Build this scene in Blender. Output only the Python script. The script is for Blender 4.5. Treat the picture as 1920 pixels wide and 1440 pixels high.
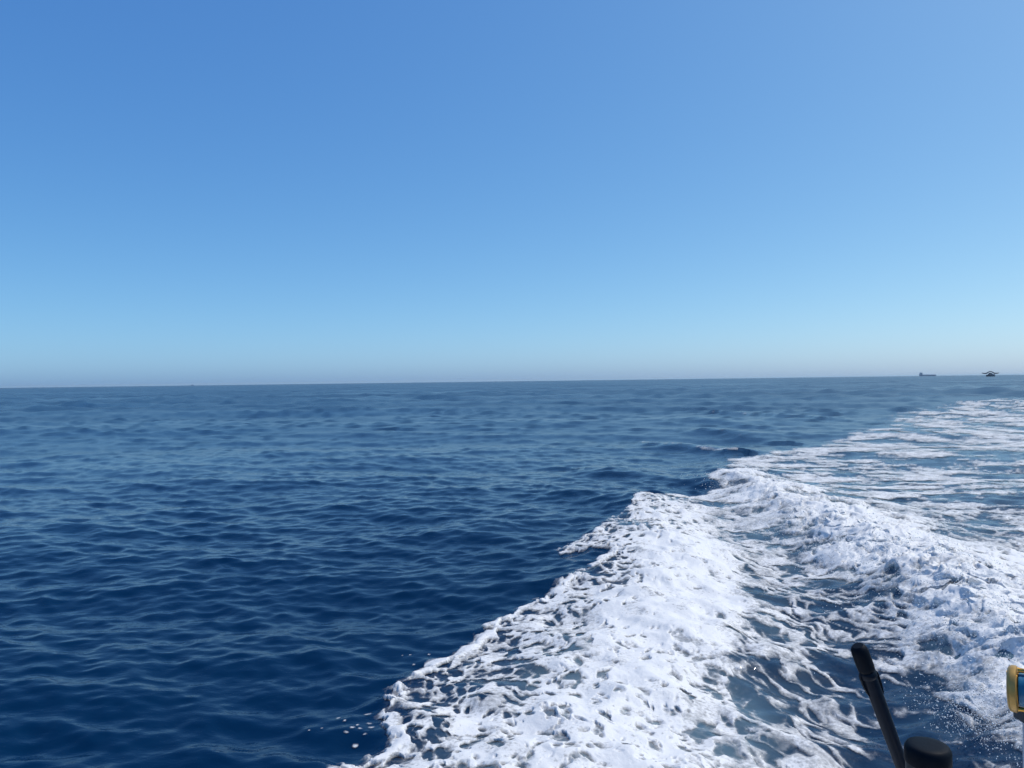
import bpy, bmesh, math
import numpy as np
from mathutils import Vector, Matrix

scene = bpy.context.scene
for o in list(bpy.data.objects):
    bpy.data.objects.remove(o)
COL = scene.collection

# ------------------------------------------------------------------ camera, sky, sun, exposure
EYE = 2.5                                  # eye height above the mean water level
FPX = 1450.0                               # focal length in pixels of the 1920 px wide photograph
cam_data = bpy.data.cameras.new('camera')
cam = bpy.data.objects.new('camera', cam_data)
COL.objects.link(cam)
cam_data.sensor_width = 36.0
cam_data.lens = 36.0 * FPX / 1920.0
cam_data.clip_start = 0.05
cam_data.clip_end = 80000.0
cam.matrix_world = (Matrix.Translation((0, 0, EYE)) @ Matrix.Rotation(math.radians(90 - 0.217), 4, 'X')
                    @ Matrix.Rotation(math.radians(-0.746), 4, 'Z'))
scene.camera = cam

SUN_EL, SUN_AZ = math.radians(56), math.radians(72)
world = bpy.data.worlds.new('World')
scene.world = world
world.use_nodes = True
wn = world.node_tree
sky = wn.nodes.new('ShaderNodeTexSky')
sky.sky_type = 'NISHITA'
sky.sun_disc = False
sky.sun_elevation = SUN_EL
sky.sun_rotation = SUN_AZ
sky.air_density = 0.543
sky.dust_density = 1.22
sky.ozone_density = 7.9
sky.altitude = 24
# the camera's colour response, the same all over the sky: one gain and one gamma for each channel
split = wn.nodes.new('ShaderNodeSeparateColor'); join = wn.nodes.new('ShaderNodeCombineColor')
wn.links.new(sky.outputs[0], split.inputs[0])
for ch, (gain, gam) in enumerate(((0.815, 1.12), (1.30, 0.83), (2.32, 0.47))):
    pw = wn.nodes.new('ShaderNodeMath'); pw.operation = 'POWER'; pw.inputs[1].default_value = gam
    ml = wn.nodes.new('ShaderNodeMath'); ml.operation = 'MULTIPLY'; ml.inputs[1].default_value = gain
    wn.links.new(split.outputs[ch], pw.inputs[0]); wn.links.new(pw.outputs[0], ml.inputs[0]); wn.links.new(ml.outputs[0], join.inputs[ch])
wn.links.new(join.outputs[0], wn.nodes['Background'].inputs[0])
wn.nodes['Background'].inputs[1].default_value = 0.14

sun_data = bpy.data.lights.new('sun', 'SUN')
sun_data.energy = 2.9
sun_data.angle = math.radians(0.55)
sun_data.color = (1.0, 0.965, 0.91)
sun = bpy.data.objects.new('sun', sun_data)
COL.objects.link(sun)
to_sun = Vector((math.sin(SUN_AZ) * math.cos(SUN_EL), math.cos(SUN_AZ) * math.cos(SUN_EL), math.sin(SUN_EL)))
sun.rotation_euler = to_sun.to_track_quat('Z', 'Y').to_euler()

vs = scene.view_settings
vs.view_transform = 'Standard'
vs.look = 'None'
vs.gamma = 1.0
vs.exposure = 0.26
vs.use_curve_mapping = False

# ------------------------------------------------------------------ helpers
def tag(o, label=None, cat=None, kind=None, group=None):
    if label: o['label'] = label
    if cat: o['category'] = cat
    if kind: o['kind'] = kind
    if group: o['group'] = group
    return o

def ray(px, py):
    """bearing (x per metre of depth) and drop (metres below eye per metre of depth) of a point of the photograph"""
    hor = 714.5 - 0.013 * (px - 960.0)
    return (px - 960.0) / FPX, (py - hor) / FPX

def on_water(px, py):
    u, v = ray(px, py)
    y = EYE / max(v, 1e-4)
    return (u * y, y)

def at(px, py, y):
    u, v = ray(px, py)
    return Vector((u * y, y, EYE - v * y))

def smooth(a, b, x):
    t = np.clip((x - a) / (b - a), 0, 1)
    return t * t * (3 - 2 * t)

# ---- noise on arrays of points
_rng = np.random.default_rng(11)
_P = np.concatenate([_rng.permutation(1024)] * 2)
_GA = _rng.uniform(0, 2 * np.pi, 1024)
_GX, _GY = np.cos(_GA), np.sin(_GA)
_R1, _R2, _R3 = _rng.random(1024), _rng.random(1024), _rng.random(1024)

def _hash(ix, iy):
    return _P[(_P[ix & 1023] + iy) & 1023]

def perlin(x, y):
    xf = np.floor(x); yf = np.floor(y)
    ix = xf.astype(np.int64); iy = yf.astype(np.int64)
    fx = x - xf; fy = y - yf
    ux = fx * fx * fx * (fx * (fx * 6 - 15) + 10)
    uy = fy * fy * fy * (fy * (fy * 6 - 15) + 10)
    def g(jx, jy, dx, dy):
        h = _hash(ix + jx, iy + jy)
        return _GX[h] * dx + _GY[h] * dy
    a = g(0, 0, fx, fy); b = g(1, 0, fx - 1, fy)
    c = g(0, 1, fx, fy - 1); d = g(1, 1, fx - 1, fy - 1)
    return 1.41 * ((a * (1 - ux) + b * ux) * (1 - uy) + (c * (1 - ux) + d * ux) * uy)

def fbm(x, y, octaves=4, gain=0.5, lac=2.03):
    s = 0; a = 1; t = 0
    for k in range(octaves):
        s = s + a * perlin(x + 17.3 * k, y - 9.1 * k)
        t += a; a *= gain
        x, y = (x * 0.8 - y * 0.6) * lac, (x * 0.6 + y * 0.8) * lac
    return s / t

def billow(x, y, octaves=4, gain=0.5):
    s = 0; a = 1; t = 0
    for k in range(octaves):
        s = s + a * (1 - 2.2 * np.abs(perlin(x + 31.7 * k, y + 5.3 * k)))
        t += a; a *= gain
        x, y = (x * 0.8 - y * 0.6) * 2.1, (x * 0.6 + y * 0.8) * 2.1
    return s / t

def puffs(x, y, octaves=3, gain=0.5):
    """rounded bumps with sharp creases between them, like heaped froth"""
    s = 0; a = 1; t = 0
    for k in range(octaves):
        s = s + a * np.abs(perlin(x + 31.7 * k, y + 5.3 * k)) * 2.2
        t += a; a *= gain
        x, y = (x * 0.8 - y * 0.6) * 2.1, (x * 0.6 + y * 0.8) * 2.1
    return s / t

def worley(x, y):
    """distance to the nearest and to the second nearest scattered centre, and a random number of the nearest"""
    xf = np.floor(x); yf = np.floor(y)
    ix = xf.astype(np.int64); iy = yf.astype(np.int64)
    f1 = np.full(x.shape, 9.0); f2 = np.full(x.shape, 9.0); rid = np.zeros(x.shape)
    for jx in (-1, 0, 1):
        for jy in (-1, 0, 1):
            h = _hash(ix + jx, iy + jy)
            d = np.hypot(xf + jx + _R1[h] - x, yf + jy + _R2[h] - y)
            near = d < f1
            f2 = np.where(near, f1, np.minimum(f2, d))
            rid = np.where(near, _R3[h], rid)
            f1 = np.where(near, d, f1)
    return f1, f2, rid

def equalise(n):
    """map noise to an even spread over 0..1, so that a threshold is a share of covered area"""
    q = np.quantile(n.ravel()[::37], np.linspace(0, 1, 201))
    q = np.maximum.accumulate(q + np.arange(201) * 1e-9)
    return np.interp(n, q, np.linspace(0, 1, 201))

# ---- wind waves: one tile of random sea for each band of wavelengths
class Band:
    def __init__(self, lmin, lmax, rms, chop, heading, spread, seed, N=512):
        self.lmin, self.lmax, self.N = lmin, lmax, N
        self.L = 13.7 * lmax; self.rms = rms
        r = np.random.default_rng(seed)
        k1 = 2 * np.pi * np.fft.fftfreq(N, self.L / N)
        kx, ky = np.meshgrid(k1, k1, indexing='ij')
        k = np.hypot(kx, ky); k[0, 0] = 1
        lam = 2 * np.pi / k
        band = smooth(lmin * 0.8, lmin * 1.1, lam) * (1 - smooth(lmax * 0.9, lmax * 1.2, lam))
        c = np.abs(np.cos(np.arctan2(ky, kx) - heading)) ** spread
        amp = np.sqrt(band * k ** -3.6 * (c + 0.03)); amp[0, 0] = 0
        spec = amp * (r.normal(size=k.shape) + 1j * r.normal(size=k.shape))
        h = np.real(np.fft.ifft2(spec)); s = rms / h.std()
        self.h = (h * s).astype(np.float32)
        self.dx = (np.real(np.fft.ifft2(spec * 1j * kx / k)) * s * chop).astype(np.float32)
        self.dy = (np.real(np.fft.ifft2(spec * 1j * ky / k)) * s * chop).astype(np.float32)
    def sample(self, x, y):
        N = self.N
        fx = (x / self.L) % 1.0 * N; fy = (y / self.L) % 1.0 * N
        ix = np.floor(fx).astype(np.int64); iy = np.floor(fy).astype(np.int64)
        tx = fx - ix; ty = fy - iy
        ix %= N; iy %= N
        jx = (ix + 1) % N; jy = (iy + 1) % N
        w00 = (1 - tx) * (1 - ty); w10 = tx * (1 - ty); w01 = (1 - tx) * ty; w11 = tx * ty
        return [a[ix, iy] * w00 + a[jx, iy] * w10 + a[ix, jy] * w01 + a[jx, jy] * w11 for a in (self.h, self.dx, self.dy)]

HEAD = math.radians(78)
BANDS = [Band(11, 28, 0.062, 0.9, HEAD + 0.25, 5, 1), Band(4.5, 11, 0.030, 0.9, HEAD - 0.15, 4, 2),
         Band(1.9, 4.5, 0.0165, 0.9, HEAD + 0.1, 3, 3), Band(0.8, 1.9, 0.0105, 0.8, HEAD, 2, 4),
         Band(0.32, 0.8, 0.0092, 0.7, HEAD - 0.2, 2, 5), Band(0.14, 0.32, 0.0031, 0.5, HEAD + 0.3, 1, 6)]

# ---- the wake: a breaking ridge on the right, a frothy mound on the left, a trough between
RIDGE = np.array([(3.9, 3.2), (4.15, 5.2), (4.4, 6.8), (4.85, 8.5), (4.9, 10.3), (5.05, 12.5), (5.2, 15.0), (5.5, 19.0), (6.6, 24.0)])
RIDGE_H = np.array([0.30, 0.33, 0.36, 0.35, 0.32, 0.27, 0.21, 0.14, 0.07])
MOUND = np.array([(-0.6, 3.4), (0.25, 5.2), (1.1, 7.2), (1.9, 10.0), (2.6, 13.5), (3.6, 17.0)])
MOUND_H = np.array([0.10, 0.13, 0.16, 0.17, 0.15, 0.05])

def line_frame(line, vals, x, y):
    """signed distance to a polyline (positive to its right, seen from the boat) and the value along it"""
    best = np.full(x.shape, 1e9); sd = np.zeros(x.shape); val = np.zeros(x.shape)
    for k in range(len(line) - 1):
        ax, ay = line[k]; bx, by = line[k + 1]
        ex, ey = bx - ax, by - ay; L2 = ex * ex + ey * ey
        tr = ((x - ax) * ex + (y - ay) * ey) / L2
        t = np.clip(tr, 0, 1)
        d = np.hypot(x - ax - t * ex, y - ay - t * ey)
        side = np.where((x - ax) * ey - (y - ay) * ex > 0, 1.0, -1.0)
        m = d < best
        best = np.where(m, d, best); sd = np.where(m, d * side, sd)
        v = vals[k] + (vals[k + 1] - vals[k]) * t
        if k == 0: v = v * np.exp(-np.minimum(tr, 0) ** 2 * 4)
        if k == len(line) - 2: v = v * np.exp(-np.maximum(tr - 1, 0) ** 2 * 4)
        val = np.where(m, v, val)
    return sd, val

CRESTS = [((5.2, 30.5), (7.3, 25.5), 0.19), ((9.0, 36.0), (10.6, 30.5), 0.16), ((14.6, 56.0), (18.5, 46.0), 0.20), ((2.2, 21.0), (4.6, 17.5), 0.12),
          ((10.5, 46.0), (13.4, 37.5), 0.10), ((1.0, 16.6), (2.3, 14.6), 0.06)]

def wake_height(x, y):
    wob = 0.22 * perlin(x * 0.9 + 3, y * 0.9) + 0.1 * perlin(x * 2.3, y * 2.3 + 7)
    sd, h = line_frame(RIDGE, RIDGE_H, x, y)
    s = sd + wob
    prof = np.where(s < 0, np.exp(-(s / 0.62) ** 2), np.exp(-(s / 1.35) ** 2))
    z = h * prof * (1 + 0.35 * perlin(x * 1.3, y * 0.8 + 4))
    ridge = prof * np.clip(h / 0.3, 0, 1)
    sd2, h2 = line_frame(MOUND, MOUND_H, x, y)
    s2 = sd2 + wob
    z = z + h2 * np.where(s2 < 0, np.exp(-(s2 / 1.1) ** 2), np.exp(-(s2 / 0.9) ** 2))
    z = z - 0.10 * np.exp(-((sd + 1.6) / 0.75) ** 2) * np.clip(h / 0.3, 0, 1)
    # churned water heaves in soft lumps inside the wake
    win = np.clip(np.exp(-(s2 / 1.5) ** 2) * np.clip(h2 / 0.1, 0, 1) + 0.5 * np.exp(-((sd + 1.4) / 1.3) ** 2) * np.clip(h / 0.3, 0, 1) + 0.6 * ridge, 0, 1)
    z = z + win * (0.080 * fbm(x * 1.1 + 4, y * 1.1, 2) + 0.030 * perlin(x * 3.0 + 4, y * 3.0) + 0.012 * perlin(x * 6.1, y * 6.1 + 4))
    for (a, b, hh) in CRESTS:
        sd3, h3 = line_frame(np.array([a, b]), np.array([hh, hh]), x, y)
        s3 = sd3 + 0.25 * perlin(x * 0.5, y * 0.5)
        z = z + h3 * np.where(s3 < 0, np.exp(-(s3 / 1.3) ** 2), np.exp(-(s3 / 0.55) ** 2))
    return z, ridge

def sea_point(x, y, spacing):
    z, ridge = wake_height(x, y)
    X = x.copy(); Y = y.copy()
    for b in BANDS:
        w = smooth(0.7, 1.9, b.lmin * 1.3 / spacing) if spacing is not None else 1.0
        h, dx, dy = b.sample(x, y)
        if spacing is not None and b.lmin > 0.5:          # beyond the reach of the grid the chop keeps its steepness, in wider steps
            w = np.clip(4.5 * spacing / b.lmin, 1.0, max(1.0, 0.11 / b.rms)) if b.lmin > 1.5 else np.clip(4.5 * spacing / b.lmin, 1.0, 4.0) * (1 - smooth(0.9, 2.2, spacing))
        z = z + h * w; X = X + dx * w; Y = Y + dy * w
    return X, Y, z, ridge

# ---- where the foam lies (surveyed on the water plane)
EDGE_PX = [(560, 1465), (590, 1442), (640, 1426), (680, 1402), (722, 1386), (704, 1362), (709, 1322), (716, 1294), (746, 1270), (785, 1250),
           (801, 1234), (850, 1214), (888, 1182), (893, 1165), (922, 1157), (970, 1135), (1030, 1114), (1070, 1095), (1112, 1075),
           (1138, 1056), (1100, 1051), (1042, 1054), (1036, 1047), (1077, 1034), (1120, 1010), (1130, 995), (1170, 975), (1200, 945),
           (1250, 938), (1312, 930), (1336, 918), (1312, 910), (1330, 895), (1356, 876), (1350, 862), (1402, 856), (1455, 843),
           (1550, 820), (1640, 795), (1655, 778), (1700, 770), (1750, 757), (1930, 744), (2300, 730), (2700, 722)]
EDGE = np.array([on_water(*p) for p in EDGE_PX] + [(160, 60), (30, 2.0), (-1.6, 2.0)])

def edge_distance(x, y):
    """metres inside (positive) or outside (negative) the wake's outline"""
    best = np.full(x.shape, 1e9); inside = np.zeros(x.shape, bool)
    n = len(EDGE)
    for k in range(n):
        ax, ay = EDGE[k]; bx, by = EDGE[(k + 1) % n]
        ex, ey = bx - ax, by - ay
        t = np.clip(((x - ax) * ex + (y - ay) * ey) / (ex * ex + ey * ey), 0, 1)
        best = np.minimum(best, np.hypot(x - ax - t * ex, y - ay - t * ey))
        cr = (ay > y) != (by > y)
        xi = ax + (y - ay) * ex / (ey if abs(ey) > 1e-9 else 1e-9)
        inside ^= cr & (x < xi)
    return np.where(inside, best, -best)

COVER = {1440: [(620, .85), (760, .92), (900, .86), (1100, 1.0), (1250, 1.0), (1400, .86), (1500, .66), (1560, .25), (1650, .06), (1750, .06), (1850, .15), (1930, .6), (2100, .8)],
         1360: [(740, .72), (800, .5), (900, .86), (1050, .99), (1200, 1.0), (1350, .84), (1480, .74), (1560, .48), (1650, .1), (1750, .08), (1830, .14), (1880, .5), (1920, .9), (2100, .9)],
         1320: [(1700, .08), (1760, .10), (1820, .5), (1870, .92)], 1400: [(1700, .04), (1770, .06), (1830, .12), (1890, .5)],
         1280: [(740, .72), (830, .5), (950, .52), (1050, .92), (1200, 1.03), (1330, .88), (1450, .64), (1550, .48), (1650, .28), (1720, .2), (1800, .7), (1900, .95), (2100, .95)],
         1200: [(870, .66), (950, .52), (1030, .56), (1150, 1.0), (1300, 1.03), (1420, .66), (1500, .50), (1600, .36), (1660, .4), (1720, .86), (1850, .97), (2100, .9)],
         1130: [(1000, .62), (1060, .7), (1150, .92), (1250, 1.03), (1350, 1.02), (1430, .7), (1520, .52), (1600, .42), (1660, .6), (1750, .92), (1850, .98), (2050, .8)],
         1060: [(1080, .6), (1150, .8), (1250, 1.04), (1350, 1.0), (1420, .7), (1480, .64), (1540, .82), (1620, .93), (1750, 1), (1880, .95), (2050, .7)],
         1000: [(1150, .62), (1220, .95), (1300, .9), (1380, .65), (1450, .7), (1500, .85), (1600, 1), (1700, .85), (1800, .62), (1900, .5), (2050, .5)],
         950: [(1210, .8), (1280, .75), (1350, .75), (1420, .95), (1500, .9), (1600, .68), (1700, .6), (1800, .5), (1900, .38), (2050, .5)],
         910: [(1330, .85), (1400, .9), (1500, .7), (1600, .6), (1700, .55), (1800, .5), (1900, .4), (2050, .5)],
         870: [(1370, .66), (1450, .6), (1550, .55), (1650, .55), (1750, .55), (1850, .45), (2000, .5)],
         830: [(1460, .45), (1540, .5), (1620, .58), (1750, .6), (1880, .5), (2050, .5)],
         790: [(1640, .5), (1700, .52), (1800, .58), (1900, .62), (2050, .55)],
         760: [(1750, .5), (1850, .52), (1920, .55), (2100, .5)],
         740: [(1950, .4), (2100, .4)]}
_C = np.array([(*on_water(px, py), d) for py, row in COVER.items() for px, d in row])
# bubbles below the surface that turn the water pale green: (place, amount)
MILK = np.array([(*on_water(px, py), m) for px, py, m in [
    (620, 1400, .05), (850, 1300, .06), (900, 1200, .05), (1080, 1100, .08), (1060, 1040, .05), (1100, 1400, .6), (1200, 1250, .65), (1280, 1100, .65), (1250, 1000, .5), (1150, 1320, .6),
    (1360, 1330, .6), (1330, 1400, .55), (1450, 1250, .15), (1420, 1180, .24), (1450, 1100, .20), (1560, 1150, .08), (1600, 1230, .04), (1530, 1350, .06),
    (1650, 1330, .04), (1560, 1420, .06), (1750, 1300, .08), (1800, 1400, .05), (1850, 1250, .55), (1750, 1100, .6), (1600, 1020, .6), (1450, 950, .5), (1350, 920, .35),
    (1400, 880, .12), (1550, 880, .18), (1700, 930, .22), (1850, 960, .2), (1880, 900, .3), (1750, 850, .3), (1600, 820, .2), (1850, 800, .3), (1800, 770, .2)]])

def survey(pts, x, y, power=4.0):
    """smooth interpolation of surveyed values; near things count by bearing and by ratio of distances"""
    th = np.arctan2(x, y); lr = np.log(np.hypot(x, y)) * 0.55
    num = 0; den = 0
    for px, py, v in pts:
        d2 = (th - math.atan2(px, py)) ** 2 + (lr - 0.55 * math.log(math.hypot(px, py))) ** 2 + 2e-4
        w = d2 ** (-power / 2)
        num = num + w * v; den = den + w
    return num / den

def polar_grid(th, r):
    T, R = np.meshgrid(th, r)
    return R * np.sin(T), R * np.cos(T), R

def grid_faces(nr, nc, keep=None):
    i = np.arange(nr * nc).reshape(nr, nc)
    q = np.stack([i[:-1, :-1], i[:-1, 1:], i[1:, 1:], i[1:, :-1]], -1)
    return q[keep] if keep is not None else q.reshape(-1, 4)

def mesh_object(name, verts, faces, mat, attrs=None, smooth_shade=True, parent=None):
    verts = np.asarray(verts, np.float32); faces = np.asarray(faces, np.int32)
    me = bpy.data.meshes.new(name)
    n = faces.shape[1]
    me.vertices.add(len(verts)); me.vertices.foreach_set('co', verts.ravel())
    me.loops.add(faces.size); me.loops.foreach_set('vertex_index', faces.ravel())
    me.polygons.add(len(faces))
    me.polygons.foreach_set('loop_start', np.arange(0, faces.size, n, dtype=np.int32))
    me.polygons.foreach_set('loop_total', np.full(len(faces), n, np.int32))
    me.update(calc_edges=True)
    if smooth_shade: me.polygons.foreach_set('use_smooth', np.ones(len(faces), bool))
    for k, v in (attrs or {}).items():
        a = me.attributes.new(k, 'FLOAT', 'POINT'); a.data.foreach_set('value', np.asarray(v, np.float32).ravel())
    me.materials.append(mat)
    o = bpy.data.objects.new(name, me); COL.objects.link(o)
    if parent: o.parent = parent
    return o

# ------------------------------------------------------------------ materials
def material(name):
    m = bpy.data.materials.new(name); m.use_nodes = True
    nt = m.node_tree
    return m, nt, nt.nodes['Principled BSDF']

def node(nt, kind, **kw):
    n = nt.nodes.new(kind)
    for k, v in kw.items(): setattr(n, k, v)
    return n

def noise_node(nt, vec, scale, detail=3, rough=0.5):
    n = node(nt, 'ShaderNodeTexNoise')
    n.inputs['Scale'].default_value = scale; n.inputs['Detail'].default_value = detail; n.inputs['Roughness'].default_value = rough
    if vec is not None: nt.links.new(vec, n.inputs['Vector'])
    return n

def map_range(nt, val, a, b, c, d):
    n = node(nt, 'ShaderNodeMapRange')
    n.inputs[1].default_value = a; n.inputs[2].default_value = b; n.inputs[3].default_value = c; n.inputs[4].default_value = d
    nt.links.new(val, n.inputs[0]); return n.outputs[0]

def sea_material():
    m, nt, b = material('sea_water')
    L = nt.links
    pos = node(nt, 'ShaderNodeNewGeometry').outputs['Position']
    milk = node(nt, 'ShaderNodeAttribute', attribute_name='milk').outputs['Fac']
    slope = node(nt, 'ShaderNodeAttribute', attribute_name='small_waves').outputs['Fac']
    big = noise_node(nt, pos, 0.09, 3)
    deep = node(nt, 'ShaderNodeMix', data_type='RGBA')
    deep.inputs['A'].default_value = (0.0001, 0.0118, 0.046, 1)
    deep.inputs['B'].default_value = (0.0001, 0.0195, 0.054, 1)
    L.new(big.outputs['Fac'], deep.inputs['Factor'])
    mix = node(nt, 'ShaderNodeMix', data_type='RGBA')
    L.new(milk, mix.inputs['Factor']); L.new(deep.outputs['Result'], mix.inputs['A'])
    mix.inputs['B'].default_value = (0.20, 0.31, 0.36, 1)
    L.new(mix.outputs['Result'], b.inputs['Base Color'])
    b.inputs['IOR'].default_value = 1.333
    b.inputs['Specular IOR Level'].default_value = 0.21
    # ripples too small for the mesh roughen the mirror; breezes make broad patches of it
    mp = node(nt, 'ShaderNodeMapping'); mp.inputs['Scale'].default_value = (0.35, 1.0, 1.0); L.new(pos, mp.inputs['Vector'])
    patch = noise_node(nt, mp.outputs[0], 0.045, 5, 0.62)
    pr = map_range(nt, patch.outputs['Fac'], 0.3, 0.7, 0.75, 1.25)
    mul = node(nt, 'ShaderNodeMath', operation='MULTIPLY'); L.new(slope, mul.inputs[0]); L.new(pr, mul.inputs[1])
    L.new(mul.outputs[0], b.inputs['Roughness'])
    mp2 = node(nt, 'ShaderNodeMapping'); mp2.inputs['Scale'].default_value = (0.6, 1.0, 1.0); L.new(pos, mp2.inputs['Vector'])
    n1 = noise_node(nt, mp2.outputs[0], 9.0, 4, 0.55)
    bp = node(nt, 'ShaderNodeBump'); bp.inputs['Strength'].default_value = 1.0; bp.inputs['Distance'].default_value = 0.008
    L.new(n1.outputs['Fac'], bp.inputs['Height'])
    L.new(bp.outputs[0], b.inputs['Normal'])
    return m

def foam_material():
    m, nt, b = material('sea_foam')
    L = nt.links
    pos = node(nt, 'ShaderNodeNewGeometry').outputs['Position']
    film = node(nt, 'ShaderNodeAttribute', attribute_name='film').outputs['Fac']
    b.inputs['Base Color'].default_value = (0.665, 0.67, 0.675, 1)
    b.inputs['Roughness'].default_value = 0.6
    b.inputs['Specular IOR Level'].default_value = 0.35
    n1 = noise_node(nt, pos, 26.0, 4, 0.6)
    bp = node(nt, 'ShaderNodeBump'); bp.inputs['Strength'].default_value = 0.7; bp.inputs['Distance'].default_value = 0.007
    L.new(n1.outputs['Fac'], bp.inputs['Height']); L.new(bp.outputs[0], b.inputs['Normal'])
    # the film thins in patches and, where it is thin, breaks up into bubbles
    n2 = noise_node(nt, pos, 30.0, 4, 0.65); n3 = noise_node(nt, pos, 3.2, 4, 0.6)
    fine = map_range(nt, n2.outputs['Fac'], 0.3, 0.7, 0.55, 1.45)
    wide = map_range(nt, n3.outputs['Fac'], 0.3, 0.7, 0.52, 1.18)
    m1 = node(nt, 'ShaderNodeMath', operation='MULTIPLY'); L.new(film, m1.inputs[0]); L.new(fine, m1.inputs[1])
    m2 = node(nt, 'ShaderNodeMath', operation='MULTIPLY'); L.new(m1.outputs[0], m2.inputs[0]); L.new(wide, m2.inputs[1])
    al = map_range(nt, m2.outputs[0], 0.04, 1.0, 0.0, 1.0)
    L.new(al, b.inputs['Alpha'])
    return m

def plain(name, col, rough=0.5, metal=0.0, grain=0.0, grain_scale=40.0, spec=0.5):
    m, nt, b = material(name)
    b.inputs['Specular IOR Level'].default_value = spec
    tc = node(nt, 'ShaderNodeTexCoord').outputs['Object']
    n = noise_node(nt, tc, grain_scale, 4, 0.6)
    mix = node(nt, 'ShaderNodeMix', data_type='RGBA')
    mix.inputs['A'].default_value = tuple(c * 0.75 for c in col) + (1,)
    mix.inputs['B'].default_value = tuple(min(1, c * 1.2) for c in col) + (1,)
    nt.links.new(n.outputs['Fac'], mix.inputs['Factor']); nt.links.new(mix.outputs['Result'], b.inputs['Base Color'])
    nt.links.new(map_range(nt, n.outputs['Fac'], 0.3, 0.7, max(0.02, rough - 0.08), min(1, rough + 0.08)), b.inputs['Roughness'])
    b.inputs['Metallic'].default_value = metal
    if grain:
        bp = node(nt, 'ShaderNodeBump'); bp.inputs['Strength'].default_value = 0.5; bp.inputs['Distance'].default_value = grain
        nt.links.new(n.outputs['Fac'], bp.inputs['Height']); nt.links.new(bp.outputs[0], b.inputs['Normal'])
    return m

M_SEA, M_FOAM = sea_material(), foam_material()
M = dict(
    black=plain('black_plastic', (0.003, 0.008, 0.017), 0.40, 0, 0.0004, 120, 0.14),
    rubber=plain('dark_rubber', (0.002, 0.005, 0.010), 0.6, 0, 0.0006, 90, 0.10),
    grey=plain('grey_sleeve', (0.015, 0.016, 0.018), 0.6, 0, 0.0006, 80),
    gold=plain('gold_anodised', (0.62, 0.33, 0.07), 0.3, 1.0, 0, 60),
    dull_gold=plain('worn_gold', (0.50, 0.29, 0.075), 0.42, 0.35, 0.0003, 50),
    line=plain('blue_line', (0.006, 0.13, 0.26), 0.35, 0, 0, 200),
    dark_metal=plain('dark_metal', (0.07, 0.075, 0.085), 0.45, 0.6, 0, 60),
    pole=plain('pale_blue_metal', (0.32, 0.39, 0.5), 0.4, 0.4, 0, 40),
    white=plain('white_gelcoat', (0.75, 0.76, 0.76), 0.3, 0, 0, 6),
    ship=plain('ship_hazed_grey', (0.16, 0.25, 0.36), 0.7, 0, 0, 0.2),  # hull paint lightened, distance haze put into the colour
    ship_hazed_pale=plain('ship_hazed_pale', (0.30, 0.38, 0.46), 0.7, 0, 0, 0.3),  # upper works, haze likewise put into the colour
    ship_dark=plain('boat_dark', (0.05, 0.085, 0.12), 0.7, 0, 0, 0.3),
)

# ------------------------------------------------------------------ the sea
K = FPX * 1024 / 1920                       # pixels of the scored picture per unit of slope
th_mid = np.arange(-0.74, 0.80, 1.8 / K)
th = np.concatenate([np.linspace(-math.pi, -0.76, 46), th_mid, np.linspace(0.82, math.pi, 46)])
v = np.arange(EYE * K / 4.0, 1.2, -0.75)
r = np.concatenate([[0.3, 1.0, 2.0, 2.8, 3.3, 3.7], EYE * K / v, np.geomspace(EYE * K / v[-1] * 1.15, 42000, 26)])
gx, gy, gr = polar_grid(th, r)
space = np.gradient(r)[:, None] * np.ones_like(gr)
X, Y, Z, _ = sea_point(gx, gy, np.maximum(space * 0.55, gr * 1.8 / K))
SEA_TH, SEA_R, SEA_D = th, r, np.stack([X - gx, Y - gy, Z], -1)

def on_sea(x, y):
    """the built water surface at a place: shift in x and y, and height"""
    i = np.interp(np.hypot(x, y), SEA_R, np.arange(len(SEA_R))); j = np.interp(np.arctan2(x, y), SEA_TH, np.arange(len(SEA_TH)))
    i0 = np.minimum(i.astype(int), len(SEA_R) - 2); j0 = np.minimum(j.astype(int), len(SEA_TH) - 2)
    a = (i - i0)[:, None]; b = (j - j0)[:, None]
    return (SEA_D[i0, j0] * (1 - a) + SEA_D[i0 + 1, j0] * a) * (1 - b) + (SEA_D[i0, j0 + 1] * (1 - a) + SEA_D[i0 + 1, j0 + 1] * a) * b

near = (gr > 3.0)
inw = edge_distance(gx, gy)
milk = np.zeros_like(gx)
sel = (inw > -1.0) & (gr < 160)
milk[sel] = survey(MILK, gx[sel], gy[sel], 3.0) * smooth(-0.05, 0.5, inw[sel]) * np.clip(0.75 + 0.9 * fbm(gx[sel] * 1.1, gy[sel] * 1.1, 4), 0.15, 1.4)
milk *= 1 - smooth(60, 140, gr)
lost = smooth(0.02, 1.6, np.log10(np.maximum(gr, 1)) - 0.55)
small = 0.03 + 0.25 * lost ** 1.5
sea = mesh_object('sea', np.stack([X, Y, Z], -1).reshape(-1, 3), grid_faces(*gx.shape), M_SEA, dict(milk=milk, small_waves=small))
tag(sea, 'deep blue open sea with small wind ripples out to the horizon', 'sea', 'structure')

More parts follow.
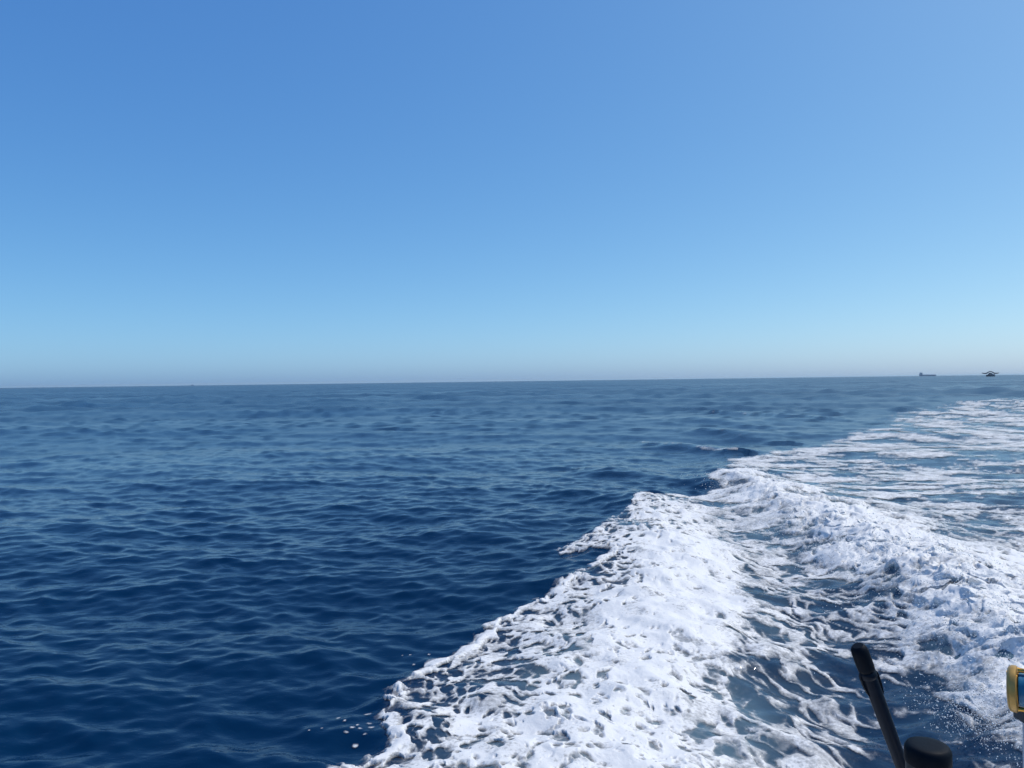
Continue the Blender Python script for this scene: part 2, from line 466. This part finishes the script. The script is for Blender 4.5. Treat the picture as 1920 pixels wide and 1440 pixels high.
# ------------------------------------------------------------------ the foam of the wake
th = np.arange(-0.36, 0.80, 0.78 / K)
v = np.arange(EYE * K / 4.15, EYE * K / 190, -0.56)
r = EYE * K / v
FX2, FY2, FR2 = polar_grid(th, r)
pick = (edge_distance(FX2, FY2) > -0.25 - np.clip(FR2 - 9, 0, 40) * 0.02) | ((FX2 > 1) & (FX2 < 20) & (FR2 > 16) & (FR2 < 60) & (FX2 > FY2 * 0.08)) | ((FR2 < 7.6) & (FX2 > -1.75))
pick_i = np.flatnonzero(pick.ravel())
fx, fy, fr = FX2.ravel()[pick_i], FY2.ravel()[pick_i], FR2.ravel()[pick_i]
wx = fx + 0.10 * perlin(fx * 2.1, fy * 2.1) + 0.035 * perlin(fx * 6.3 + 5, fy * 6.3)
wy = fy + 0.10 * perlin(fx * 2.1 + 40, fy * 2.1) + 0.035 * perlin(fx * 6.3, fy * 6.3 + 50)
jag = 0.05 * perlin(fx * 3.1, fy * 3.1 + 2) + 0.02 * perlin(fx * 9, fy * 9) + np.clip(fr - 9, 0, 40) * 0.022 * fbm(fx * 0.9, fy * 0.9, 3)
ins = edge_distance(fx, fy) + jag
crest_glint = np.zeros_like(fx)  # glints on the small wake crests, drawn as thin white film
for (a, b, hh), am in zip(CRESTS, (0.30, 0.15, 0.16, 0.0, 0.0, 0.0)):
    sd3, h3 = line_frame(np.array([a, b]), np.array([1.0, 1.0]), fx, fy)
    s3 = sd3 + 0.25 * perlin(fx * 0.5, fy * 0.5)
    crest_glint = np.maximum(crest_glint, am * h3 * np.exp(-((s3 - 0.12) / 0.2) ** 2))
fleck = np.zeros_like(fx)
for px, py, rad in [(580, 1362, .008), (605, 1357, .009), (636, 1336, .015), (648, 1341, .011), (650, 1364, .018), (662, 1356, .020), (672, 1350, .012),
                    (690, 1327, .024), (676, 1358, .016), (684, 1366, .014), (667, 1378, .020), (694, 1344, .02), (698, 1353, .024),
                    (758, 1216, .010), (772, 1214, .011), (806, 1212, .014), (778, 1230, .012), (824, 1222, .02)]:
    cx, cy = on_water(px, py)
    fleck = np.maximum(fleck, 1.15 - np.hypot((fx - cx) / 1.4, (fy - cy) * 0.9 + 0.02 * perlin(fx * 14, fy * 14)) / rad * 1.15)
cand = ((ins > -0.05) | (crest_glint > 0.05) | (fleck > 0.2))
cx_, cy_ = fx[cand], fy[cand]
cover = np.zeros_like(fx); cover[cand] = survey(_C, cx_, cy_, 4.0)
cover = cover * smooth(0.0, 0.05 + 0.05 * np.clip(fr - 14, 0, 60), ins)
rim = np.exp(-((ins - 0.10 - 0.05 * perlin(fx * 1.7, fy * 1.7)) / 0.11) ** 2) * (1 - smooth(9, 16, fr))
cover = np.clip(np.maximum(cover, rim * 0.93), 0, 1.05)
vfar_c = smooth(20, 34, fr)
cover = cover + 0.20 * fbm(fx * 0.55 + 9, fy * 0.55, 3) * smooth(0.05, 0.3, cover) * (1 - smooth(0.8, 0.98, cover))
cover = cover + 0.07 * vfar_c * smooth(0.1, 0.4, cover)
cover *= 1 - smooth(80, 185, fr) * 0.75
# pattern: holes between strands of froth, small in the young foam on the left, larger and streaky in the old wake
f1, f2, rid = worley(wx * 5.8, wy * 5.0)
cells_a = (0.62 - f1) * (0.35 + 1.2 * rid)
f1, f2, rid = worley(wx * 13.0 + 3, wy * 11.0)
cells_b = (0.62 - f1) * (0.3 + 1.2 * rid)
fine = fbm(fx * 9, fy * 9, 4, 0.6)
big_n = fbm(fx * 0.85, fy * 0.7, 5, 0.55)
# strands drawn out along the run of the boat
al, ac = fy * 0.92 - fx * 0.40, fx * 0.92 + fy * 0.40
al = al + 0.35 * fbm(fx * 1.3 + 70, fy * 1.3, 3); ac = ac + 0.30 * fbm(fx * 1.6, fy * 1.6 + 30, 4)
f1, f2, rid = worley(ac * 3.0 + 7, al * 1.05)
web_a = (f2 - f1) * (0.6 + 0.8 * rid)
f1, f2, rid = worley(ac * 7.5, al * 3.0 + 11)
web_b = (f2 - f1) * (0.5 + rid)
streak = fbm(wx * 0.42 + 0.2 * wy, wy * 0.95 - 0.10 * wx, 5, 0.66)
old = smooth(0.7, 2.2, fx - 0.20 * (fy - 5)) * 0.8 + 0.2 * smooth(12, 22, fr)
far = smooth(11, 17, fr)
p_new = equalise(0.75 * cells_a + 0.60 * cells_b + 0.52 * big_n + 0.30 * fine)
p_mid = equalise(0.65 * web_a + 0.62 * web_b + 0.40 * big_n + 0.14 * fine)
p_far = equalise(0.22 * web_a + 1.0 * streak + 0.12 * cells_a + 0.25 * big_n + 0.10 * fine)
p_vfar = equalise(fbm(wx * 0.45 + 0.08 * wy, wy * 0.32, 4, 0.7) + 0.5 * streak + 0.08 * fine)
vfar = smooth(20, 34, fr)
p_old = p_mid * (1 - far) + (p_far * (1 - vfar) + p_vfar * vfar) * far
pat = p_new * (1 - old) + p_old * old
mask = np.maximum(np.maximum(cover, crest_glint) - pat, fleck * 0.35 - 0.12)
mask = np.where(cand, mask, -1.0)
thick = smooth(0.0, 0.30, mask)
nearby = 1 - 0.85 * smooth(14, 34, fr)
dense = smooth(0.72, 1.0, cover)
film = 0.14 * smooth(-0.20, -0.02, mask) + 0.14 * smooth(-0.06, 0.03, mask) + 0.50 * smooth(-0.01, 0.16, mask) + 0.40 * smooth(0.08, 0.50, mask) + 0.42 * dense * smooth(0, 0.2, mask)
film = film * (1 - 0.16 * old * (1 - dense))
film = film * smooth(-0.02, 0.04, np.maximum(ins, (np.maximum(crest_glint, fleck) > 0.1) * 1.0)) * 0.95
film = film * (1 - 0.8 * vfar_c) + 0.72 * vfar_c * smooth(-0.20, 0.50, mask)
ridge = wake_height(fx, fy)[1]
base_d = on_sea(fx, fy)
FX, FY, FZ = fx + base_d[:, 0], fy + base_d[:, 1], base_d[:, 2] + 0.0006 * fr
lump = puffs(fx * 1.5, fy * 1.5 + 3, 4, 0.55)
lump2 = puffs(fx * 5.2 + 8, fy * 5.2, 3, 0.55)
zf = 0.004 + 0.006 * thick + thick * (0.005 + 0.014 * dense) * lump + thick * (0.001 + 0.002 * dense) * lump2
zf += rim * thick * 0.016
zf *= nearby
rough = fbm(fx * 8.5, fy * 8.5 + 20, 4, 0.65)
zf += thick * ridge * (0.075 * (lump - 0.3) + 0.018 * lump2 + 0.035 * billow(fx * 3.1, fy * 3.1, 3) + 0.042 * rough)
zf = np.maximum(zf, 0.004)
zf = np.where(fleck * 0.35 - 0.12 >= mask - 1e-6, 0.006, zf)
push = thick * ridge
FX = FX + push * 0.06 * fbm(fx * 7 + 15, fy * 7, 3, 0.6) + push * 0.22 * fbm(fx * 2.2 + 50, fy * 2.2, 3) + 0.03 * nearby * thick * perlin(fx * 6, fy * 6 + 60)
FY = FY + push * 0.06 * fbm(fx * 7, fy * 7 + 25, 3, 0.6) + push * 0.22 * fbm(fx * 2.2, fy * 2.2 + 80, 3) + 0.03 * nearby * thick * perlin(fx * 6 + 90, fy * 6)
FZ = FZ + zf
mk = np.full(FX2.size, -1.0); mk[pick_i] = mask; mk = mk.reshape(FX2.shape)
keep = (np.maximum(np.maximum(mk[:-1, :-1], mk[1:, 1:]), np.maximum(mk[1:, :-1], mk[:-1, 1:])) > -0.19)
inner = pick[:-1, :-1] & pick[1:, 1:] & pick[1:, :-1] & pick[:-1, 1:]
faces = grid_faces(*FX2.shape, keep=keep & inner)
full_to_pick = np.full(FX2.size, -1, np.int64); full_to_pick[pick_i] = np.arange(len(pick_i))
faces = full_to_pick[faces]
used = np.unique(faces)
remap = np.full(fx.size, -1, np.int64); remap[used] = np.arange(len(used))
V = np.stack([FX, FY, FZ], -1)
foam = mesh_object('wake_foam', V[used], remap[faces], M_FOAM, dict(film=film.ravel()[used]))
tag(foam, 'white churned foam of the boat wake spreading to the right', 'foam', 'stuff')
print('foam quads', len(faces), 'sea quads', (gx.shape[0] - 1) * (gx.shape[1] - 1))

# ------------------------------------------------------------------ spray thrown up by the breaking ridge
rng = np.random.default_rng(5)
def droplets(n):
    out = []
    t = rng.random(int(n * 0.55)) ** 1.1 * (len(RIDGE) - 2)
    k = np.minimum(t.astype(int), len(RIDGE) - 2); f = t - k
    c = RIDGE[k] + (RIDGE[k + 1] - RIDGE[k]) * f[:, None]
    hh = RIDGE_H[k]
    off = rng.normal(-0.25, 0.42, len(t))
    px = c[:, 0] + off; py = c[:, 1] + rng.normal(0, 0.25, len(t))
    z0, _ = wake_height(px, py)
    clump = smooth(0.0, 0.35, fbm(px * 1.8, py * 1.8, 3))
    up = np.abs(rng.normal(0, 0.10, len(t))) * hh / 0.3 * (0.15 + 1.7 * clump ** 2)
    out.append(np.stack([px, py, z0 + 0.07 + up, (0.0010 + 0.0050 * rng.random(len(t)) ** 3) * (0.7 + py / 14)], -1))
    # the fine fall of drops in front of the ridge, low at the right
    m = int(n * 0.22)
    u = rng.random(m)
    px = 3.10 + 0.50 * rng.random(m) - 0.10 * u + rng.normal(0, 0.06, m); py = 4.9 + 0.95 * u + rng.normal(0, 0.10, m)
    ok = rng.random(m) < 0.12 + smooth(-0.25, 0.3, fbm(px * 4.5, py * 4.5, 3)); px, py = px[ok], py[ok]; m = len(px)
    z0, _ = wake_height(px, py)
    out.append(np.stack([px, py, z0 + 0.02 + np.abs(rng.normal(0, 0.13, m)), 0.0007 + 0.0050 * rng.random(m) ** 3.5], -1))
    return np.concatenate(out)
D = droplets(42000)
oct_v = np.array([(1, 0, 0), (-1, 0, 0), (0, 1, 0), (0, -1, 0), (0, 0, 1), (0, 0, -1)], float)
oct_f = np.array([(0, 2, 4), (2, 1, 4), (1, 3, 4), (3, 0, 4), (2, 0, 5), (1, 2, 5), (3, 1, 5), (0, 3, 5)])
stretch = rng.uniform(0.7, 1.5, (len(D), 1, 3))
V = D[:, None, :3] + oct_v[None] * stretch * D[:, None, 3:4]
F = oct_f[None] + (np.arange(len(D)) * 6)[:, None, None]
M_DROP = plain('spray_drops', (0.80, 0.83, 0.86), 0.25, 0, 0, 30)
spray = mesh_object('spray', V.reshape(-1, 3), F.reshape(-1, 3), M_DROP)
tag(spray, 'fine white spray thrown up along the breaking wake ridge', 'spray', 'stuff')

# ------------------------------------------------------------------ small modelling helpers
def thing(name, loc, label, cat, group=None):
    o = bpy.data.objects.new(name, None); COL.objects.link(o); o.location = loc
    o.empty_display_size = 0.1
    return tag(o, label, cat, None, group)

def finish(bm, name, mat, parent=None, flat=False, bevel=0.0):
    if bevel:
        bmesh.ops.bevel(bm, geom=[e for e in bm.edges if e.calc_face_angle(0) > 0.6], offset=bevel, segments=3, affect='EDGES', profile=0.6)
    bmesh.ops.recalc_face_normals(bm, faces=bm.faces)
    me = bpy.data.meshes.new(name); bm.to_mesh(me); bm.free()
    for p in me.polygons: p.use_smooth = not flat
    if not flat: me.set_sharp_from_angle(angle=math.radians(40))
    me.materials.append(mat)
    o = bpy.data.objects.new(name, me); COL.objects.link(o)
    if parent:
        o.parent = parent
    return o

def add_lathe(bm, prof, axis_from, axis_to, seg=40, squash=1.0):
    """turn a profile of (distance along the axis, radius) round a line in space"""
    a = Vector(axis_from); d = (Vector(axis_to) - a).normalized()
    q = d.to_track_quat('Z', 'Y')
    rings = []
    for (s, rad) in prof:
        rings.append([bm.verts.new(a + q @ Vector((rad * math.cos(2 * math.pi * k / seg), squash * rad * math.sin(2 * math.pi * k / seg), s))) for k in range(seg)])
    for i in range(len(rings) - 1):
        for k in range(seg):
            bm.faces.new((rings[i][k], rings[i][(k + 1) % seg], rings[i + 1][(k + 1) % seg], rings[i + 1][k]))
    bm.faces.new(rings[0][::-1]); bm.faces.new(rings[-1])

def add_box(bm, lo, hi):
    vs_ = [bm.verts.new((x, y, z)) for z in (lo[2], hi[2]) for y in (lo[1], hi[1]) for x in (lo[0], hi[0])]
    for f in ((0, 1, 3, 2), (4, 5, 7, 6), (0, 1, 5, 4), (2, 3, 7, 6), (0, 2, 6, 4), (1, 3, 7, 5)):
        bm.faces.new([vs_[k] for k in f])

def add_tube(bm, pts, rads, seg=10):
    pts = [Vector(p) for p in pts]; rings = []
    for i, p in enumerate(pts):
        d = (pts[min(i + 1, len(pts) - 1)] - pts[max(i - 1, 0)]).normalized()
        q = d.to_track_quat('Z', 'Y')
        rings.append([bm.verts.new(p + q @ Vector((rads[i] * math.cos(2 * math.pi * k / seg), rads[i] * math.sin(2 * math.pi * k / seg), 0))) for k in range(seg)])
    for i in range(len(rings) - 1):
        for k in range(seg):
            bm.faces.new((rings[i][k], rings[i][(k + 1) % seg], rings[i + 1][(k + 1) % seg], rings[i + 1][k]))
    bm.faces.new(rings[0][::-1]); bm.faces.new(rings[-1])

def rounded(r0, h, n=6):
    """quarter-round profile from radius r0 at 0 to a closed top at h"""
    return [(h * math.sin(t * math.pi / 2 / n), r0 * max(0.02, math.cos(t * math.pi / 2 / n)) if t == n else r0 * (0.30 + 0.70 * math.cos(t * math.pi / 2 / n))) for t in range(n + 1)]

# ------------------------------------------------------------------ the boat's own stern rail, below the picture, which carries the fittings
RAIL_Z = 1.32
t = thing('boat_stern', (0, 0, 0), 'white stern of the boat the picture is taken from', 'boat')
bm = bmesh.new(); add_box(bm, (-1.6, 0.86, RAIL_Z - 0.07), (1.75, 1.72, RAIL_Z)); finish(bm, 'rail_cap', M['white'], t, bevel=0.02)
bm = bmesh.new(); add_box(bm, (-1.5, 1.55, -0.3), (1.65, 1.66, RAIL_Z - 0.075)); finish(bm, 'transom', M['white'], t)
bm = bmesh.new(); add_box(bm, (-1.5, -2.0, 0.42), (1.65, 1.54, 0.5)); finish(bm, 'deck', M['white'], t)

# ------------------------------------------------------------------ black tube leaning left
top = at(1603, 1212, 1.26); low = at(1692, 1440, 1.26)
d = (low - top).normalized()
base = top + d * ((top.z - RAIL_Z - 0.004) / -d.z)
base.y = 1.34
t = thing('rod_holder', base, 'slim black tube with a thick capped tip leaning to the left', 'rod holder')
def L_(p): return Vector(p) - base
full = (base - top).length
ax = (base - top).normalized()
seg_px = 1.26 / FPX                                # metres per pixel of the photograph at this depth
bm = bmesh.new()
r0 = 13.6 * seg_px
add_lathe(bm, [(0.028, r0 * 0.96), (0.05, r0), (0.10, r0 * 1.0), (0.2, r0 * 0.92), (full - 0.012, r0 * 0.95), (full - 0.010, r0 * 1.9), (full, r0 * 1.95)], L_(top), L_(base))
finish(bm, 'tube', M['black'], t)
bm = bmesh.new()
r1 = 15.8 * seg_px
add_lathe(bm, [(-0.001, r1 * 0.62), (0.0015, r1 * 0.8), (0.005, r1 * 0.94), (0.011, r1), (0.038, r1 * 1.0), (0.043, r1 * 0.96), (0.046, r1 * 0.80)], L_(top), L_(base))
finish(bm, 'end_cap', M['rubber'], t)
bm = bmesh.new()
add_lathe(bm, [(0.0455, r1 * 0.9), (0.047, r1 * 0.98), (0.056, r1 * 0.98), (0.058, r1 * 0.86)], L_(top), L_(base)); finish(bm, 'collar', M['black'], t)
side = ax.cross(Vector((0, 1, 0))).normalized()
for sgn, s0, s1 in ((1, 0.050, 0.094), (-1, 0.048, 0.090)):
    bm = bmesh.new()
    pts = []
    for s, w in ((s0, r1 * 1.0), (s0 + 0.006, r1 * 1.1), (s1 - 0.02, r1 * 1.08), (s1 - 0.006, r1 * 0.95), (s1, r0 * 0.9)):
        pts.append((s, w))
    inner = [(s, r0 * 0.7) for s, _ in pts]
    ring = pts + inner[::-1]
    fr_, bk = [], []
    for s, w in ring:
        c = L_(top) + ax * s + side * (w * sgn)
        fr_.append(bm.verts.new(c + Vector((0, -0.004, 0)))); bk.append(bm.verts.new(c + Vector((0, 0.004, 0))))
    bm.faces.new(fr_); bm.faces.new(bk[::-1])
    for k in range(len(ring)):
        k2 = (k + 1) % len(ring)
        bm.faces.new((fr_[k], fr_[k2], bk[k2], bk[k]))
    finish(bm, 'side_fin', M['rubber'], t, bevel=0.0012)

# ------------------------------------------------------------------ stubby post with a rounded cap
D1 = 1.08
ptop = at(1732, 1396, D1)
sp = D1 / FPX
pb = Vector((ptop.x, D1, RAIL_Z + 0.003))
t = thing('mooring_post', pb, 'stubby dark post with a rounded rubber cap at the bottom edge', 'post')
H = ptop.z - pb.z
rp = 39.5 * sp
bm = bmesh.new()
add_lathe(bm, [(0, rp * 1.5), (0.012, rp * 1.5), (0.02, rp * 1.05), (0.05, rp * 0.97), (H - 0.025, rp * 0.97), (H - 0.023, rp * 0.7)], (0, 0, 0), (0, 0, 1), 56)
finish(bm, 'sleeve', M['grey'], t)
bm = bmesh.new()
add_lathe(bm, [(H - 0.026, rp * 0.9), (H - 0.0258, rp * 1.0), (H - 0.024, rp * 1.03), (H - 0.009, rp * 1.02), (H - 0.005, rp * 0.985), (H - 0.002, rp * 0.92), (H - 0.0006, rp * 0.82), (H, rp * 0.6), (H + 0.0002, rp * 0.05)], (0, 0, 0), (0, 0, 1), 56)
finish(bm, 'cap', M['rubber'], t)

# ------------------------------------------------------------------ gold fishing reel on its post, cut by the right edge of the picture
D2 = 1.5
sp = D2 / FPX
rc = at(1883, 1290, D2)                       # left face of the reel
foot = Vector((rc.x + 0.055, D2, RAIL_Z + 0.003))
t = thing('reel_post', foot, 'pale blue metal post under the gold fishing reel', 'post')
hz = at(1915, 1352, D2).z - foot.z
bm = bmesh.new(); add_lathe(bm, [(0, 0.045), (0.008, 0.045), (0.014, 0.026), (0.03, 0.0225), (hz, 0.0225)], (0, 0, 0), (0, 0, 1)); finish(bm, 'pole', M['pole'], t)
t = thing('fishing_reel', (foot.x, D2, foot.z + hz + 0.001), 'gold fishing reel wound with blue line at the right edge', 'fishing reel')
o0 = Vector(t.location)
cz = rc.z - o0.z
R = 42 * sp
x0 = rc.x - o0.x
ang = math.radians(-36)
axd = Vector((math.cos(ang), math.sin(ang), 0.03)).normalized()
c0 = Vector((x0, 0, cz))
bm = bmesh.new(); add_lathe(bm, [(0.0, R * 0.70), (0.0012, R * 0.86), (0.004, R * 0.96), (0.008, R), (0.015, R), (0.0165, R * 0.95), (0.0167, R * 0.5)], c0, c0 + axd, 56); finish(bm, 'side_plate', M['dull_gold'], t)
c1 = c0 + axd * 0.072
bm = bmesh.new(); add_lathe(bm, [(0.0, R * 0.5), (0.0002, R * 0.95), (0.002, R), (0.009, R), (0.015, R * 0.93), (0.019, R * 0.8), (0.021, R * 0.5)], c1, c1 + axd, 56); finish(bm, 'side_plate', M['dull_gold'], t)
bm = bmesh.new(); add_lathe(bm, [(0.0170, R * 0.74), (0.0177, R * 0.74), (0.0180, R * 0.3), (0.0705, R * 0.3), (0.0709, R * 0.74), (0.0715, R * 0.78)], c0, c0 + axd, 48); sp_ = finish(bm, 'spool', M['gold'], t)
bm = bmesh.new(); add_lathe(bm, [(0.0182, R * 0.60), (0.0195, R * 0.69)] + [(0.0205 + 0.0024 * k, R * (0.69 + 0.012 * (k % 2))) for k in range(20)] + [(0.0702, R * 0.6)], c0, c0 + axd, 48); finish(bm, 'wound_line', M['line'], sp_)
for a_ in (92, 150, 210, 268, 330, 30):
    q = Vector((0, math.cos(math.radians(a_)), math.sin(math.radians(a_)))) * R * 0.86
    bm = bmesh.new(); add_lathe(bm, [(0.0160, 0.0052), (0.0215, 0.0044), (0.066, 0.0044), (0.0725, 0.0052)], c0 + q, c0 + q + axd, 16); finish(bm, 'pillar', M['gold'], t)
bm = bmesh.new(); add_box(bm, (-0.034, -0.016, 0.0), (0.05, 0.016, max(0.012, cz - R * 0.93))); finish(bm, 'foot', M['dark_metal'], t, bevel=0.003)
c2 = c1 + axd * 0.0215
bm = bmesh.new(); add_lathe(bm, [(0, 0.012), (0.012, 0.012), (0.014, 0.008)], c2, c2 + axd, 20); hd = finish(bm, 'crank', M['dark_metal'], t)
bm = bmesh.new(); add_tube(bm, [c2 + axd * 0.012, c2 + axd * 0.014 + Vector((0, -0.03, -0.03)), c2 + axd * 0.016 + Vector((0, -0.045, -0.05))], [0.004, 0.004, 0.004]); finish(bm, 'crank_arm', M['dark_metal'], hd)

# ------------------------------------------------------------------ ships on the horizon
def ground_xy(px, dist):
    u, _ = ray(px, 700)
    return u * dist, dist

D3 = 4000.0
m_px = D3 / FPX
x, y = ground_xy(1740, D3)
t = thing('cargo_ship', (x, y, 0), 'long low cargo ship with its bridge at the left end, on the horizon', 'ship')
t.rotation_euler = (0, 0, -0.02)
def hull_mesh(bm, length, beam, z_deck, z_bow, bow_sign=1):
    """plan outline drawn to a bow, flared upwards"""
    plan = [(-0.5, 0.38), (-0.47, 0.47), (-0.3, 0.5), (0.3, 0.5), (0.42, 0.36), (0.48, 0.14), (0.5, 0.02)]
    loop = [(a, b) for a, b in plan] + [(a, -b) for a, b in plan[::-1]]
    rings = []
    for z, fl, sh in ((-1.0, 0.82, 0.0), (0.5, 0.92, 0.0), (z_deck * 0.6, 0.98, 0.5), (z_deck, 1.0, 1.0)):
        ring = []
        for a, b in loop:
            zz = z + (z_bow - z_deck) * sh * max(0, (a - 0.30) / 0.2)
            ring.append(bm.verts.new((bow_sign * a * length * (0.97 + 0.03 * fl), b * beam * fl, zz)))
        rings.append(ring)
    n = len(loop)
    for i in range(3):
        for k in range(n):
            bm.faces.new((rings[i][k], rings[i][(k + 1) % n], rings[i + 1][(k + 1) % n], rings[i + 1][k]))
    bm.faces.new(rings[0][::-1]); bm.faces.new(rings[-1])
Ls = 30.5 * m_px
bm = bmesh.new(); hull_mesh(bm, Ls, 15, 6.6, 8.6); finish(bm, 'hull', M['ship'], t, flat=True)
bm = bmesh.new(); add_box(bm, (-Ls * 0.49, -6.4, 6.5), (-Ls * 0.36, 6.4, 12.4)); add_box(bm, (-Ls * 0.475, -5.6, 12.4), (-Ls * 0.37, 5.6, 15.6)); sup = finish(bm, 'superstructure', M['ship_hazed_pale'], t, flat=True)
bm = bmesh.new(); add_box(bm, (-Ls * 0.45, -7.2, 15.6), (-Ls * 0.365, 7.2, 18.0)); finish(bm, 'bridge', M['ship_hazed_pale'], t, flat=True)
bm = bmesh.new(); add_lathe(bm, [(0, 1.6), (4.2, 1.4), (4.6, 1.1)], (-Ls * 0.465, 0, 15.4), (-Ls * 0.47, 0, 20), 14, 1.3); finish(bm, 'funnel', M['ship'], t)
bm = bmesh.new(); add_tube(bm, [(-Ls * 0.40, 0, 18), (-Ls * 0.40, 0, 22.5)], [0.35, 0.2], 8); finish(bm, 'mast', M['ship'], t)
for k in range(4):
    bm = bmesh.new(); add_box(bm, (-Ls * 0.30 + k * Ls * 0.165, -4.8, 6.5), (-Ls * 0.30 + k * Ls * 0.165 + Ls * 0.145, 4.8, 8.2 + 0.35 * (k % 2))); finish(bm, 'hatch_cover', M['ship'], t, flat=True)
bm = bmesh.new(); add_tube(bm, [(Ls * 0.45, 0, 7.4), (Ls * 0.45, 0, 12.0)], [0.3, 0.18], 8); finish(bm, 'foremast', M['ship'], t)

D4 = 1200.0
m_px = D4 / FPX
x, y = ground_xy(1858, D4)
t = thing('fishing_boat', (x, y, 0), 'small dark boat seen end-on with long arched arms spread to both sides', 'boat')
t.rotation_euler = (0, 0, math.radians(-90 + math.degrees(0) - 3))
bm = bmesh.new(); hull_mesh(bm, 17, 7.0, 2.7, 3.5); finish(bm, 'hull', M['ship_dark'], t, flat=True)
bm = bmesh.new(); add_box(bm, (-4.5, -2.1, 2.6), (1.5, 2.1, 4.2)); add_box(bm, (-3.6, -1.1, 4.2), (0.8, 1.1, 5.5)); finish(bm, 'wheelhouse', M['ship_dark'], t, flat=True)
bm = bmesh.new(); add_tube(bm, [(-1.2, 0, 5.4), (-1.2, 0, 8.0)], [0.22, 0.18], 8); finish(bm, 'mast', M['ship_dark'], t)
zt = at(1858, 696.4, D4).z; zm = at(1858, 699.8, D4).z
for sgn in (1, -1):
    bm = bmesh.new()
    pts = [(-1.2, sgn * a * m_px, z) for a, z in ((0.0, zt), (2.0, zt - 0.2), (3.6, zt - 1.1), (5.2, zm + 0.9), (7.0, zm + 0.05), (9.5, zm - 0.15), (12.5, zm), (15.5, zm + 0.5))]
    add_tube(bm, pts, [0.6, 0.65, 0.75, 0.9, 1.0, 1.0, 0.8, 0.5], 10); finish(bm, 'boom', M['ship_dark'], t)

D5 = 5200.0
x, y = ground_xy(361, D5)
t = thing('distant_boat', (x, y, 0), 'tiny boat on the horizon at the far left', 'boat')
bm = bmesh.new(); hull_mesh(bm, 20, 6, 3.4, 5); finish(bm, 'hull', M['ship'], t, flat=True)
bm = bmesh.new(); add_box(bm, (-5, -2, 3.3), (1, 2, 6.2)); finish(bm, 'cabin', M['ship'], t, flat=True)

# ------------------------------------------------------------------ the thin sea haze that, with their lightened paint, pales the far ships
m = bpy.data.materials.new('haze_air'); m.use_nodes = True
m.node_tree.nodes.remove(m.node_tree.nodes['Principled BSDF'])
pv = m.node_tree.nodes.new('ShaderNodeVolumePrincipled')
pv.inputs['Color'].default_value = (0.72, 0.90, 1.0, 1)
pv.inputs['Density'].default_value = 0.00005
pv.inputs['Anisotropy'].default_value = 0.2
m.node_tree.links.new(pv.outputs[0], m.node_tree.nodes['Material Output'].inputs['Volume'])
bm = bmesh.new(); add_box(bm, (-46000, -46000, -3.0), (46000, 46000, 26.0))
haze = finish(bm, 'haze', m, flat=True)
tag(haze, 'thin pale sea haze in front of the horizon', 'haze', 'stuff')
